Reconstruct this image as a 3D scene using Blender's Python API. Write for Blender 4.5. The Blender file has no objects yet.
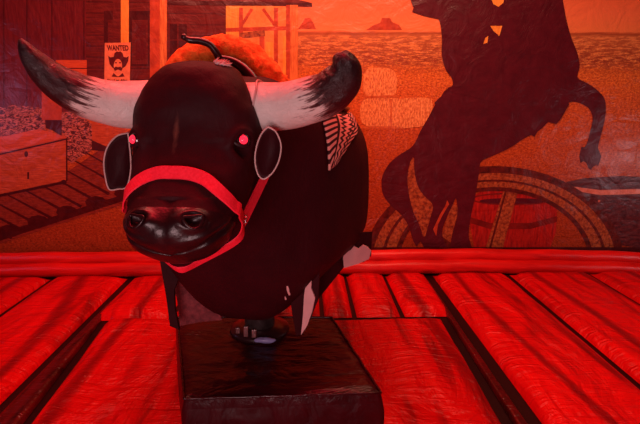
import bpy, bmesh, math, random
import numpy as np
from mathutils import Vector, Matrix, Euler, noise as mnoise
from mathutils.geometry import tessellate_polygon
from math import sin, cos, pi, radians as R
random.seed(7)
S = bpy.context.scene
C = S.collection

# ------------------------------------------------------------------ camera
CAM = Vector((0, 0, 1.5)); PITCH = R(12.2); YAW = R(-1.7); FPX = 500.0
cd = bpy.data.cameras.new('camera'); cam = bpy.data.objects.new('camera', cd); C.objects.link(cam)
cd.sensor_width = 36; cd.lens = FPX / 640 * 36; cd.clip_start = .05
cam.location = CAM; cam.rotation_euler = (pi/2 - PITCH, 0, YAW)
S.camera = cam
ROT = Euler((pi/2 - PITCH, 0, YAW)).to_matrix()
def ray(px, py): return ROT @ Vector(((px-320)/FPX, -(py-212)/FPX, -1))
def atY(px, py, Y): d = ray(px, py); return CAM + d * ((Y-CAM.y)/d.y)
def atZ(px, py, Z): d = ray(px, py); return CAM + d * ((Z-CAM.z)/d.z)

# ------------------------------------------------------------------ world, lights, exposure
w = bpy.data.worlds.new('world'); S.world = w; w.use_nodes = True
w.node_tree.nodes['Background'].inputs[0].default_value = (1, .10, .10, 1)
w.node_tree.nodes['Background'].inputs[1].default_value = .05
S.view_settings.view_transform = 'Standard'; S.view_settings.look = 'None'
S.view_settings.exposure = 0; S.view_settings.gamma = 1; S.view_settings.use_curve_mapping = False
def area(name, loc, target, size, power, col, sy=None):
    l = bpy.data.lights.new(name, 'AREA'); l.size = size; l.energy = power; l.color = col
    if sy: l.shape = 'RECTANGLE'; l.size_y = sy
    o = bpy.data.objects.new(name, l); C.objects.link(o); o.location = loc
    o.rotation_euler = (Vector(target)-Vector(loc)).to_track_quat('-Z', 'Y').to_euler()
    return o
area('ceiling_red_light', (-.3, 2.4, 3.9), (-.2, 2.7, 0), 2.6, 150, (1, .015, .035), 1.6)
area('back_orange_light', (0.2, 2.9, 3.6), (.2, 4.6, 1.2), 3.4, 66, (1, .60, .38), .5)
area('front_room_light', (-.5, -.7, 1.05), (-.3, 2.2, 1.1), 1.0, 36, (1, .60, .62))
area('side_white_light', (4.07, 3.0, .75), (3.0, 4.66, .9), .3, 5, (1, .80, .88))
area('left_violet_light', (-3.75, 3.1, 1.43), (-2.8, 4.66, 1.45), .4, 4, (.85, .5, 1))

# ------------------------------------------------------------------ helpers
def tag(o, label=None, cat=None, group=None, kind=None):
    if label: o['label'] = label
    if cat: o['category'] = cat
    if group: o['group'] = group
    if kind: o['kind'] = kind
    return o
def empty(name, loc, label, cat):
    o = bpy.data.objects.new(name, None); C.objects.link(o); o.location = loc
    o.empty_display_size = .1
    return tag(o, label, cat)
def mesh(name, V, F, mats, parent=None, smooth=True, midx=None, sub=0, bevel=0, uv=None, recalc=True):
    me = bpy.data.meshes.new(name)
    me.from_pydata([tuple(v) for v in V], [], F); me.update()
    if not isinstance(mats, (list, tuple)): mats = [mats]
    for m in mats: me.materials.append(m)
    if midx is not None: me.polygons.foreach_set('material_index', midx)
    me.polygons.foreach_set('use_smooth', [smooth]*len(me.polygons))
    if recalc:
        bm = bmesh.new(); bm.from_mesh(me); bmesh.ops.recalc_face_normals(bm, faces=bm.faces); bm.to_mesh(me); bm.free()
    if uv is not None:
        l = me.uv_layers.new(name='UVMap')
        for lp in me.loops: l.data[lp.index].uv = uv[lp.vertex_index]
    o = bpy.data.objects.new(name, me); C.objects.link(o)
    if parent: o.parent = parent
    if bevel:
        b = o.modifiers.new('bevel', 'BEVEL'); b.width = bevel; b.segments = 3; b.limit_method = 'ANGLE'
    if sub:
        s = o.modifiers.new('sub', 'SUBSURF'); s.levels = sub; s.render_levels = sub
    return o
class MB:
    def __init__(s): s.V = []; s.F = []; s.I = []
    def add(s, V, F, i=0):
        n = len(s.V); s.V += [Vector(v) for v in V]; s.F += [tuple(k+n for k in f) for f in F]; s.I += [i]*len(F)
        return s
    def box(s, c, d, i=0, rz=0):
        c = Vector(c); V = []
        for x in (-1, 1):
            for y in (-1, 1):
                for z in (-1, 1):
                    v = Vector((x*d[0]/2, y*d[1]/2, z*d[2]/2)); v.rotate(Euler((0, 0, rz))); V.append(c+v)
        return s.add(V, [(0,1,3,2),(4,6,7,5),(0,4,5,1),(2,3,7,6),(0,2,6,4),(1,5,7,3)], i)
    def tube(s, pts, rad, n=12, i=0, cap=True, flat=None):
        pts = [Vector(p) for p in pts]; V = []; F = []
        if not hasattr(rad, '__len__'): rad = [rad]*len(pts)
        up = None
        for k, p in enumerate(pts):
            t = (pts[min(k+1, len(pts)-1)]-pts[max(k-1, 0)]).normalized()
            if up is None:
                up = Vector((0, 0, 1)) if abs(t.z) < .9 else Vector((0, 1, 0))
            up = (up - t*up.dot(t)).normalized(); sd = t.cross(up)
            for j in range(n):
                a = 2*pi*j/n; V.append(p + (up*cos(a)+sd*sin(a))*rad[k])
        for k in range(len(pts)-1):
            for j in range(n):
                F.append((k*n+j, k*n+(j+1) % n, (k+1)*n+(j+1) % n, (k+1)*n+j))
        if cap: F.append(tuple(range(n))); F.append(tuple(range((len(pts)-1)*n, len(pts)*n)))
        return s.add(V, F, i)
    def build(s, name, mats, parent=None, **k):
        return mesh(name, s.V, s.F, mats, parent, midx=s.I, **k)
def crv(pts, n):
    """catmull-rom through tuples"""
    P = np.array(pts, float); m = len(P); out = []
    for q in np.linspace(0, m-1, n):
        i = min(int(q), m-2); t = q-i
        p0, p1, p2, p3 = P[max(i-1, 0)], P[i], P[i+1], P[min(i+2, m-1)]
        out.append(.5*((2*p1)+(-p0+p2)*t+(2*p0-5*p1+4*p2-p3)*t*t+(-p0+3*p1-3*p2+p3)*t**3))
    return np.array(out)

# ------------------------------------------------------------------ materials
class NT:
    def __init__(s, name):
        s.m = bpy.data.materials.new(name); s.m.use_nodes = True; s.t = s.m.node_tree; s.b = s.t.nodes['Principled BSDF']
        s.tc = s.t.nodes.new('ShaderNodeTexCoord')
    def n(s, typ, **k):
        x = s.t.nodes.new('ShaderNode'+typ)
        for a, v in k.items(): setattr(x, a, v)
        return x
    def l(s, a, b): s.t.links.new(a, b)
    def mapping(s, scale=(1,1,1), rot=(0,0,0), src='Object', loc=(0,0,0)):
        m = s.n('Mapping'); s.l(s.tc.outputs[src], m.inputs[0]); m.inputs['Scale'].default_value = scale
        m.inputs['Rotation'].default_value = rot; m.inputs['Location'].default_value = loc; return m.outputs[0]
    def noise(s, vec, scale, detail=4, rough=.55, dist=0):
        x = s.n('TexNoise'); s.l(vec, x.inputs['Vector']); x.inputs['Scale'].default_value = scale
        x.inputs['Detail'].default_value = detail; x.inputs['Roughness'].default_value = rough; x.inputs['Distortion'].default_value = dist
        return x.outputs['Fac']
    def ramp(s, fac, stops, interp='LINEAR'):
        r = s.n('ValToRGB'); e = r.color_ramp.elements; r.color_ramp.interpolation = interp
        e[0].position, e[0].color = stops[0][0], (*stops[0][1], 1)
        e[1].position, e[1].color = stops[-1][0], (*stops[-1][1], 1)
        for p, c in stops[1:-1]: q = e.new(p); q.color = (*c, 1)
        s.l(fac, r.inputs[0]); return r.outputs[0]
    def mix(s, fac, a, b, mode='MIX'):
        x = s.n('Mix', data_type='RGBA', blend_type=mode)
        for v, k in ((fac, 0), (a, 6), (b, 7)):
            if isinstance(v, (int, float)): x.inputs[k].default_value = v
            elif isinstance(v, tuple): x.inputs[k].default_value = (*v, 1)
            else: s.l(v, x.inputs[k])
        return x.outputs[2]
    def math(s, op, a, b=None, clamp=False):
        x = s.n('Math', operation=op); x.use_clamp = clamp
        for v, k in ((a, 0), (b, 1)):
            if v is None: continue
            if isinstance(v, (int, float)): x.inputs[k].default_value = v
            else: s.l(v, x.inputs[k])
        return x.outputs[0]
    def sep(s, vec):
        x = s.n('SeparateXYZ'); s.l(vec, x.inputs[0]); return x.outputs
    def bump(s, h, strength=.3, dist=.01):
        b = s.n('Bump'); b.inputs['Strength'].default_value = strength; b.inputs['Distance'].default_value = dist
        s.l(h, b.inputs['Height']); s.l(b.outputs[0], s.b.inputs['Normal'])
    def done(s, col=None, rough=.5, spec=.5, coat=0, sheen=0, metal=0):
        if col is not None:
            if isinstance(col, tuple): s.b.inputs['Base Color'].default_value = (*col, 1)
            else: s.l(col, s.b.inputs['Base Color'])
        s.b.inputs['Roughness'].default_value = rough; s.b.inputs['Specular IOR Level'].default_value = spec
        s.b.inputs['Coat Weight'].default_value = coat; s.b.inputs['Sheen Weight'].default_value = sheen
        s.b.inputs['Metallic'].default_value = metal
        return s.m
def speck(name, c1, c2, scale=30, rough=.4, stretch=(1,1,1), rot=(0,0,0), lo=.35, hi=.65, spec=.5, bump=0, coat=0, sheen=0, dist=0):
    t = NT(name); v = t.mapping(stretch, rot); f = t.noise(v, scale, 5, .6, dist)
    if bump: t.bump(f, bump)
    return t.done(t.ramp(f, [(lo, c1), (hi, c2)]), rough, spec, coat, sheen)
def flat(name, c, rough=.5, spec=.5, metal=0, coat=0):
    t = NT(name); v = t.mapping(); f = t.noise(v, 12, 3)
    return t.done(t.ramp(f, [(.3, tuple(k*.82 for k in c)), (.7, c)]), rough, spec, coat, 0, metal)

VR = .33    # print gloss
def wrinkles(t):
    w1 = t.noise(t.mapping((1.3, 1, 1.3)), 3.0, 5, .6, 1.8)
    vo = t.n('TexVoronoi', feature='DISTANCE_TO_EDGE'); vo.inputs['Scale'].default_value = 2.6
    nv_ = t.n('TexNoise'); nv_.inputs['Scale'].default_value = 2.2; nv_.inputs['Detail'].default_value = 3; mp = t.mapping((1, 1, 1.6), (0, .5, 0))
    t.l(mp, nv_.inputs['Vector']); t.l(t.mix(.22, mp, nv_.outputs['Color']), vo.inputs['Vector'])
    e = t.math('MINIMUM', vo.outputs['Distance'], .10)
    t.bump(t.math('ADD', w1, t.math('MULTIPLY', e, 1.6)), .32, .045)
def pr(name, c1, c2, scale=30, stretch=(1,1,1), lo=.35, hi=.65, rough=None, dist=0, bump=0):
    t = NT('print_'+name); f = t.noise(t.mapping(stretch), scale, 5, .65, dist); wrinkles(t)
    return t.done(t.ramp(f, [(lo, c1), (hi, c2)]), rough or VR, .4)

# ------------------------------------------------------------------ structure: floor
plank = NT('red_plank_vinyl')
v2 = plank.mapping((5, .55, 1)); f2 = plank.noise(v2, 1.3, 4, .55, 1.2)
v3 = plank.mapping((2.2, .9, 1)); f3 = plank.noise(v3, 1.7, 4, .5, 1.6)
wv = plank.n('TexWave', wave_type='BANDS', bands_direction='X'); plank.l(plank.mapping((1, .22, 1), (0, 0, .12)), wv.inputs[0])
wv.inputs['Scale'].default_value = .55; wv.inputs['Distortion'].default_value = 14; wv.inputs['Detail'].default_value = 2; wv.inputs['Detail Scale'].default_value = .7
c = plank.ramp(f2, [(.28, (.20, .001, .002)), (.44, (.56, .002, .004)), (.75, (.74, .004, .006))])
c = plank.mix(plank.ramp(wv.outputs['Fac'], [(0, (.8,.8,.8)), (.03, (.5,.5,.5)), (.08, (0,0,0))]), c, (.16, .001, .003))
fw = plank.noise(plank.mapping((1.5, 7, 1), (0,0,.5)), 2.2, 4, .5, 1.0)
plank.bump(plank.math('ADD', f3, plank.math('MULTIPLY', fw, .45)), .95, .075)
M_plank = plank.done(c, .34, .28)
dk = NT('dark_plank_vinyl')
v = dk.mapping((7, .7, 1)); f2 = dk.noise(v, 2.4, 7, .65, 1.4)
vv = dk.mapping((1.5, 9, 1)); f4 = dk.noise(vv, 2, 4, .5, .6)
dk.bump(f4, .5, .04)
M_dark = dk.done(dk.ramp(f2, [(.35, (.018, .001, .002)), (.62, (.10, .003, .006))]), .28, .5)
M_gap = flat('gap_black_vinyl', (.012, .001, .002), .5, .3)

fl = MB()
X0, X1, Y0, Y1 = -5.2, 5.6, -1.2, 4.72
fl.add([(X0, Y0, -.06), (X1, Y0, -.06), (X1, Y1, -.06), (X0, Y1, -.06)], [(0, 1, 2, 3)], 2)
def puff(q, h, mat, nu=10, nv=24, gap=.014, wr=.012):
    """quad of four floor points (a,b near, c,d far) puffed up like an inflated tube"""
    a, b, c_, d = [Vector((*p, 0)) for p in q]; V = []; F = []
    for j in range(nv+1):
        for i in range(nu+1):
            u, v_ = i/nu, j/nv
            u2 = .5-.5*cos(pi*u)*(.6+.4*abs(cos(pi*u))); v2 = v_
            p = (a*(1-u2)+b*u2)*(1-v2)+(d*(1-u2)+c_*u2)*v2
            W = (b-a).length*(1-v_)+(c_-d).length*v_; L = (d-a).length
            eu = min(u2, 1-u2)*W; ev = min(v2, 1-v2)*L
            r = .10
            pu = math.sqrt(max(0, 1-(1-min(1, (eu)/r))**2)); pv = math.sqrt(max(0, 1-(1-min(1, (ev)/r))**2))
            z = h*pu*pv
            z += wr*pu*pv*(mnoise.noise(Vector((p.x*2.2, p.y*1.1, 3.1)))+.5*mnoise.noise(Vector((p.x*5, p.y*3, 7))))
            V.append(Vector((p.x, p.y, z-.055)))
    for j in range(nv):
        for i in range(nu):
            k = j*(nu+1)+i; F.append((k, k+1, k+nu+2, k+nu+1))
    fl.add(V, F, mat)
g = .029
YB = 4.36; YS = 3.44      # far end of the planks, cross seam behind the base
# long planks, right and left of the dark ones
xr = [1.14, 1.86, 2.62, 3.36, 4.1, 4.9]; xl = [-1.59, -2.28, -2.98, -3.7, -4.4, -5.1]
for k in range(5):
    puff([(xr[k]+g, Y0), (xr[k+1]-g, Y0), (xr[k+1]-g, YB), (xr[k]+g, YB)], .06, 0, 12, 60)
    puff([(xl[k+1]+g, Y0), (xl[k]-g, Y0), (xl[k]-g, YB), (xl[k+1]+g, YB)], .06, 0, 12, 60)
# dark planks each side of the middle panel
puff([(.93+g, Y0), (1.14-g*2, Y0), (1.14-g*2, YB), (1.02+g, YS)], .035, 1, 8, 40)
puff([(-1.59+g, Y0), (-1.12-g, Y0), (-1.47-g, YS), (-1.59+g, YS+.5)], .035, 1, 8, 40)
# short planks behind the seam
sx = [-1.57, -1.0, -.45, .12, .36, .72, 1.10]
for k in range(len(sx)-1):
    puff([(sx[k]+g*.6, YS+.02), (sx[k+1]-g*.6, YS+.02), (sx[k+1]-g*.4, YB), (sx[k]+g*.4, YB)], .06, 0, 8, 14)
# the middle panel, in boards
mx0 = [(-1.12, -1.47), (-.22, -.30), (.90, 1.0)]
for k in range(2):
    (a0, b0), (a1, b1) = mx0[k], mx0[k+1]
    gg = g if k in (0,) else g*.3
    puff([(a0+gg, Y0), (a1-g*.3, Y0), (b1-g*.3, YS-.02), (b0+gg, YS-.02)], .055, 0, 20, 60, wr=.04)
tag(fl.build('floor', [M_plank, M_dark, M_gap]), kind='structure')

# inflated border tube at the foot of the backdrop
tb = MB()
red_t = NT('red_tube_vinyl'); v = red_t.mapping((.5, 3, 3)); f = red_t.noise(v, 4, 5, .6, .6); red_t.bump(f, .35, .03)
M_tube = red_t.done(red_t.ramp(f, [(.3, (.38, .004, .005)), (.65, (.72, .012, .010))]), .35, .4)
n = 60
def tz(x): return -.012*max(0, x-1.2)**2
for (yy, zz, rr) in ((4.42, .015, .065), (4.50, .10, .062)):
    tb.tube([(X0+(X1-X0)*k/n, yy+.006*sin(k*.9), zz+tz(X0+(X1-X0)*k/n)+.004*sin(k*1.7)) for k in range(n+1)], rr, 16, 0)
tag(tb.build('trim_1', [M_tube]), kind='structure')

# back wall behind the print
YW = 4.66
wl = MB(); wl.box(((X0+X1)/2, YW+.075, 1.45), (X1-X0, .13, 3.1))
tag(wl.build('wall_back', [flat('wall_dark', (.05, .01, .01), .8)], smooth=False), kind='structure')

# ------------------------------------------------------------------ printed backdrop
bd = empty('printed_backdrop', (0, YW, 0), 'large printed vinyl backdrop of a western town and rearing horse rider, behind the bull', 'backdrop')
def bp(x, y): p = atY(x, y, YW); return (p.x, p.z)
LAY = [0]
def pplane(name, polys, mats, label=None, layer=1, parent=None, ring=False):
    """polys: list of (pixel-outline, material index); thin inked layers of the print on the vinyl"""
    mb = MB(); yo = -.0012*layer
    for j, (pts, mi) in enumerate(polys):
        pts = [bp(*p) for p in pts]
        y = yo-.00015*j/ max(1, len(polys)/6)
        T = []
        for a_, b_, c_ in tessellate_polygon([[Vector((a, b, 0)) for a, b in pts]]):
            A, B, Cc = pts[a_], pts[b_], pts[c_]
            cr = (B[0]-A[0])*(Cc[1]-A[1])-(B[1]-A[1])*(Cc[0]-A[0])
            T.append((a_, b_, c_) if cr > 0 else (a_, c_, b_))
        mb.add([(a, y, b) for a, b in pts], T, mi)
    o = mb.build(name, mats, parent or bd, smooth=False, recalc=False)
    if label: o['label'] = label
    return o
# sheet: sky, desert and sandy ground as one print
t = NT('print_sheet'); sz = t.sep(t.mapping())
zc = t.math('DIVIDE', sz[2], 3.0)
vv = t.mapping((.6, 1, 5)); nn = t.noise(vv, 5, 6, .65, .8)
zz = t.math('ADD', zc, t.math('MULTIPLY', t.math('SUBTRACT', nn, .5), .02))
zof = lambda py: bp(320, py)[1]/3
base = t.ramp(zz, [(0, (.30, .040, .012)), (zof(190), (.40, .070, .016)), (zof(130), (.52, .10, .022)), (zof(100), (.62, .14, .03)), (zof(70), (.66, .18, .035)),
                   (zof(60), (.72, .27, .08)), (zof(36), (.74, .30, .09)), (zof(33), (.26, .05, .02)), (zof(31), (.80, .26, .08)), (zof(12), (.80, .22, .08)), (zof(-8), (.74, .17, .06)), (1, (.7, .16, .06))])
brush = t.noise(t.mapping((1.6, 1, 9)), 6, 8, .78, .4)
inb = t.ramp(zz, [(zof(76), (0,0,0)), (zof(62), (1,1,1)), (zof(36), (.7,.7,.7)), (zof(33), (0,0,0))])
mk = t.mix(1.0, t.ramp(brush, [(.45, (0,0,0)), (.52, (.9,.9,.9))]), inb, 'MULTIPLY')
sand = t.noise(t.mapping((1, 1, 1.6)), 42, 5, .85)
lum = t.ramp(sand, [(.36, (.35,.28,.28)), (.5, (.95,.9,.9)), (.64, (1.45,2.1,1.7))])
sandm = t.ramp(zz, [(zof(60), (1,1,1)), (zof(33), (.0,.0,.0))])
base = t.mix(sandm, base, t.mix(1.0, base, lum, 'MULTIPLY'))
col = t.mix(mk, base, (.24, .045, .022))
wrinkles(t)
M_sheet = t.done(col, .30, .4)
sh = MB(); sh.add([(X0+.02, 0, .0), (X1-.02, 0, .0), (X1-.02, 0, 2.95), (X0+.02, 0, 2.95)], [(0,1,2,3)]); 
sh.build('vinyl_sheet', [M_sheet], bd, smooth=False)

wood = lambda n, a, b, st=(1,1,8), s=6: pr(n, a, b, s, stretch=st)
M_wallp = wood('plank_wall', (.09, .010, .010), (.17, .022, .018))
M_wallv = wood('upright_planks', (.10, .009, .012), (.18, .020, .022), (9,1,1))
M_shad = pr('shade', (.05, .006, .008), (.085, .011, .012), 12)
M_post = wood('post', (.50, .12, .030), (.82, .28, .07), (9,1,1))
M_posty = wood('yellow_post', (.72, .28, .04), (.92, .44, .07), (9,1,1))
M_deck = pr('deck', (.13, .016, .010), (.32, .050, .022), 9, stretch=(2,1,9))
M_deckd = pr('deck_gap', (.045, .004, .005), (.08, .008, .008), 12)
M_chest = pr('chest', (.34, .050, .016), (.60, .12, .035), 11, stretch=(1,1,7))
M_chestt = pr('chest_top', (.50, .070, .024), (.68, .12, .035), 11, stretch=(1,1,7))
M_stone = pr('sacks', (.07, .007, .009), (.62, .20, .13), 24, stretch=(1,1,2.2), lo=.45, hi=.58, dist=1.5)
M_hay = pr('hay', (.50, .12, .03), (.95, .46, .14), 30, stretch=(2.6,1,1), lo=.38, hi=.62)
M_haytop = pr('hay_edge', (.42, .08, .02), (.7, .2, .05), 30)
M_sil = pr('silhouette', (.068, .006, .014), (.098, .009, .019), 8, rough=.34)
M_paper = pr('paper', (.70, .20, .085), (.88, .30, .13), 14)
M_ink = pr('ink', (.09, .008, .010), (.13, .012, .014), 14)
M_wheel = pr('wheel', (.15, .025, .012), (.50, .15, .04), 34, lo=.36, hi=.66)
M_wheeld = pr('wheel_dark', (.05, .007, .006), (.15, .018, .012), 20)
M_barrel = pr('barrel', (.22, .008, .008), (.50, .022, .014), 8, stretch=(6,1,1))
M_barreld = pr('barrel_band', (.12, .008, .007), (.22, .014, .010), 7)
M_pot = pr('pot', (.035, .006, .010), (.15, .03, .03), 16, stretch=(1,1,3))
M_lip = pr('pot_lip', (.55, .16, .08), (.75, .28, .16), 16)
M_mesa = pr('mesa', (.35, .045, .018), (.55, .085, .03), 12)
M_yard = pr('yard', (.62, .20, .04), (.85, .36, .09), 9)

def band(p, q, w0, w1=None):
    w1 = w1 or w0; p = Vector(p); q = Vector(q); d = (q-p).normalized(); nn_ = Vector((-d.y, d.x))
    return [tuple(p+nn_*w0/2), tuple(q+nn_*w1/2), tuple(q-nn_*w1/2), tuple(p-nn_*w0/2)]
def soft(P, k=1):
    for _ in range(k):
        o = []
        for a, b in zip(P, P[1:]+P[:1]): o += [(a[0]*.78+b[0]*.22, a[1]*.78+b[1]*.22), (a[0]*.22+b[0]*.78, a[1]*.22+b[1]*.78)]
        P = o
    return P
def rect(x0, y0, x1, y1): return [(x0, y0), (x1, y0), (x1, y1), (x0, y1)]
def blob(cx, cy, rx, ry, n=20, ph=0, a0=0, a1=2*pi): return [(cx+rx*cos(a0+(a1-a0)*k/n+ph), cy+ry*sin(a0+(a1-a0)*k/n+ph)) for k in range(n)]

pplane('printed_mesa', [([(298,29),(303,22),(305,18),(310,18),(313,22),(316,29)],0), ([(366,30),(374,25),(380,23),(382,18),(390,18),(392,22),(399,25),(402,30)],0)], [M_mesa], layer=1)
# shack
pl = [(rect(-60,-14,226,112),0), (rect(-60,-14,86,125),1)]
for yy in range(2, 110, 11): pl.append((band((86,yy),(225,yy+1),.9),2))
for xx in (-40,-18,4,27,52,84): pl.append((band((xx,-14),(xx,112),1.1),2))
pplane('printed_shack_wall', pl, [M_wallp, M_wallv, M_shad], layer=1)
wn = [(rect(104,11,150,66),0),(rect(108,20,113,60),1),(rect(132,20,148,64),1),(rect(136,25,146,38),2),(rect(136,41,146,58),2),
      (rect(167,18,190,70),1),(rect(170,24,187,66),0),(band((178,24),(178,66),1.2),1),(band((170,40),(187,40),1.2),1)]
pplane('printed_window', wn, [M_shad, M_wallp, M_ink], layer=2)
pplane('printed_stable_frame', [(rect(226,6,296,84),0), (rect(226,6,240,40),1), (band((226,30),(296,28),4),2), (band((241,8),(241,84),4),2),
      (band((262,30),(262,72),5),2),(band((276,8),(276,84),4),2),(band((240,28),(252,9),3),2),(band((263,9),(276,27),3),2),(band((240,36),(265,33),6),3),
      (rect(266,42,273,84),4),(rect(283,36,290,84),4)], [M_yard, M_posty, M_mesa, M_wheel, M_posty], layer=2)
pplane('printed_roof_edge', [([(-60,-14),(240,-14),(312,3),(312,7),(166,3),(-60,-3)],0), ([(168,0),(312,3),(312,6),(168,5)],1)], [M_wallp, M_shad], layer=3)
pplane('printed_post', [(rect(121,-14,129,56),0),(rect(113,-14,121,50),1)], [M_posty, M_wallp], layer=4)
pplane('printed_post', [(rect(150,-14,161,100),1),(rect(160,-14,167,100),0)], [M_post, M_mesa], layer=4)
pplane('printed_post', [(rect(289,5,298,92),0),(rect(286,5,290,92),1)], [M_post, M_mesa], layer=4)
pplane('printed_shelf_board', [(rect(56,60,87,68),0),(rect(56,69,87,78),0),(rect(42,90,62,120),1)], [M_chestt, M_mesa], layer=4)
# wanted poster: paper, word, hat and moustached portrait
wp = [([(105,43),(131,42.5),(130,83),(104.5,82.5)],0)]
pz = pplane('printed_wanted_poster', wp, [M_paper], 'orange printed WANTED poster with a hatted portrait', layer=5)
def text(name, s, x, y, w_px, h_px, mat, parent, layer):
    cu = bpy.data.curves.new(name, 'FONT'); cu.body = s; cu.size = 1; cu.extrude = 0; cu.offset = .035; cu.align_x = 'LEFT'
    o = bpy.data.objects.new(name+'_src', cu); C.objects.link(o)
    dg = bpy.context.evaluated_depsgraph_get(); me = bpy.data.meshes.new_from_object(o.evaluated_get(dg))
    C.objects.unlink(o); bpy.data.objects.remove(o)
    V = np.array([tuple(v_.co) for v_ in me.vertices]); mn, mx = V.min(0), V.max(0)
    x0, z1 = bp(x, y); x1, z0 = bp(x+w_px, y+h_px)
    out = [(x0+(p[0]-mn[0])/(mx[0]-mn[0])*(x1-x0), -.0012*layer, z0+(p[1]-mn[1])/(mx[1]-mn[1])*(z1-z0)) for p in V]
    return mesh(name, out, [tuple(p.vertices) for p in me.polygons], [mat], parent, smooth=False)
text('poster_heading', 'WANTED', 107, 45.2, 22, 5.6, M_ink, pz, 6.5)
text('poster_footer', 'Dead or Alive', 107.5, 79, 20.5, 2.6, M_ink, pz, 6.5)
pplane('poster_portrait', [([(108.5,56),(111,57.5),(114,57),(115,53),(117,51.5),(119,52),(121,51.5),(123,53.5),(124,57),(127,57.5),(129,56),(128.5,61),(126,66),(123.5,68),(113,68),(110,64)],0),
      (blob(118.3,66,4.2,7.0),1), ([(113.8,68.5),(116,66.6),(118.4,67.3),(120.8,66.6),(123,68.5),(121.6,71),(118.4,69.6),(115.2,71)],0),
      (rect(115.4,62.2,117.2,63.4),0),(rect(119.4,62.2,121.2,63.4),0), ([(114,73),(118.3,77),(123,73),(125,76.5),(112,76.5)],0)], [M_ink, M_paper], layer=6.5, parent=pz)
# sacks / stacked stone
pplane('printed_stone_stack', [([(-60,112),(-5,108),(14,105),(44,108),(46,132),(0,140),(-60,150)],0)], [M_stone], layer=3)
pplane('printed_stone_stack', [([(60,112),(78,112),(92,124),(92,150),(72,163),(66,160),(66,136),(58,128)],0),([(46,100),(62,104),(62,136),(52,130),(46,128)],1)], [M_stone, M_shad], layer=3)
pplane('printed_bench', [([(92,122),(125,118),(125,142),(110,148),(92,140)],0),([(92,140),(110,148),(110,152),(92,150)],1)], [M_chest, M_shad], layer=3)
# porch deck
pl = [([(-60,222),(0,193),(70,170),(92,155),(130,130),(150,140),(150,196),(122,205),(60,224),(0,244),(-60,262)],0)]
for k in range(12):
    u = k/11; p = (-50+u*165, 206-u*66); q = (p[0]+62-u*12, p[1]+32-u*3)
    pl.append((band(p, q, 1.0, 3.0),1))
for k in range(7): x = -20+k*29; pl.append((blob(x, 236-.33*(x-0)-2, 11, 6.5, 9, ph=k),1))
pl.append((band((-60,256),(135,194),8,6),1))
pplane('printed_porch_deck', pl, [M_deck, M_deckd], layer=2)
pplane('printed_chest', [([(-60,150),(0,137),(40,129),(67,137),(20,149),(-60,166)],1),([(-60,166),(0,152),(67,137),(67,180),(0,194),(-60,206)],0),
      (band((-60,168),(67,139),1.6),2),(blob(26.5,154,2,3,10),2),(rect(27.5,172,29.5,179),2),(band((67,138),(67,181),1.5),2),(blob(64,182,3,2.5,8),2),(band((-60,208),(66,182),2.4),2)], [M_chest, M_chestt, M_deckd], 'printed wooden chest with keyhole', layer=4)
# hay
pplane('printed_hay_bale', [(soft([(363,69),(380,67),(397,70),(397,98),(363,99)],2),0),([(363,96),(397,95),(397,99),(363,100)],1)], [M_hay, M_haytop], layer=1)
pplane('printed_hay_bale', [(soft([(360,99),(380,98),(405,98),(405,128),(360,128)],2),0),(band((360,127.5),(405,127.5),2.5),1)], [M_hay, M_haytop], layer=2)
pplane('printed_hay_bale', [(soft([(390,98.5),(430,97),(433,104),(432,126),(390,129)],2),0),(band((391,99),(391,128),1.5),1)], [M_hay, M_haytop], layer=3)
# pot, barrel, wheel
pplane('printed_pot', [([(566,182),(585,178),(620,176),(720,180),(720,250),(640,248),(612,244),(600,232),(592,214),(578,196)],0),
      ([(568,186),(600,190),(640,189),(720,192),(720,196),(640,194),(600,195),(576,191)],1), (blob(650,184,60,5),0), (blob(599,201,1.3,1.3,8),1)], [M_pot, M_lip], 'printed dark iron pot with pale lip', layer=1)
pplane('printed_barrel', [([(470,198),(480,192),(500,190),(530,192),(550,198),(557,208),(556,232),(550,248),(535,254),(490,254),(474,248),(470,225)],0),
      (blob(512,199,42,6.5),1),(blob(512,199,38,4.8),0),(blob(512,201,33,3),2),([(470,217),(490,223),(530,223),(557,216),(557,222),(530,229),(490,229),(470,223)],1)], [M_barrel, M_barreld, M_sil], 'printed red wooden barrel', layer=1)
def arc(cx, cy, ao, bo, ai, bi, s, e, n=40):
    o = [(cx+ao*cos(R(s+(e-s)*k/n)), cy-bo*sin(R(s+(e-s)*k/n))) for k in range(n+1)]
    i = [(cx+ai*cos(R(s+(e-s)*k/n)), cy-bi*sin(R(s+(e-s)*k/n))) for k in range(n+1)]
    return o + i[::-1]
wc = (494, 264)
pl = [(band((511,190),(490,262),14,17),0),(band((506,190),(486,262),2),1),(band((440,186),(376,240),12,10),1),(band((455,205),(440,262),9),0),(band((395,206),(470,262),8),1),(band((404,190),(428,250),6),1),
      (arc(*wc,130,98,121,90,-2,182),1),(arc(*wc,122,91,99,76,-2,182),0),(arc(*wc,113,84.5,110,82.5,-2,182),1),(arc(*wc,100,77,95,73,-2,182),1)]
pplane('printed_wagon_wheel', pl, [M_wheel, M_wheeld], 'printed half buried wooden wagon wheel', layer=2)
pplane('printed_hem', [([(300,247),(640,247),(720,248),(720,280),(300,270)],0)], [M_shad], layer=7)
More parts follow.
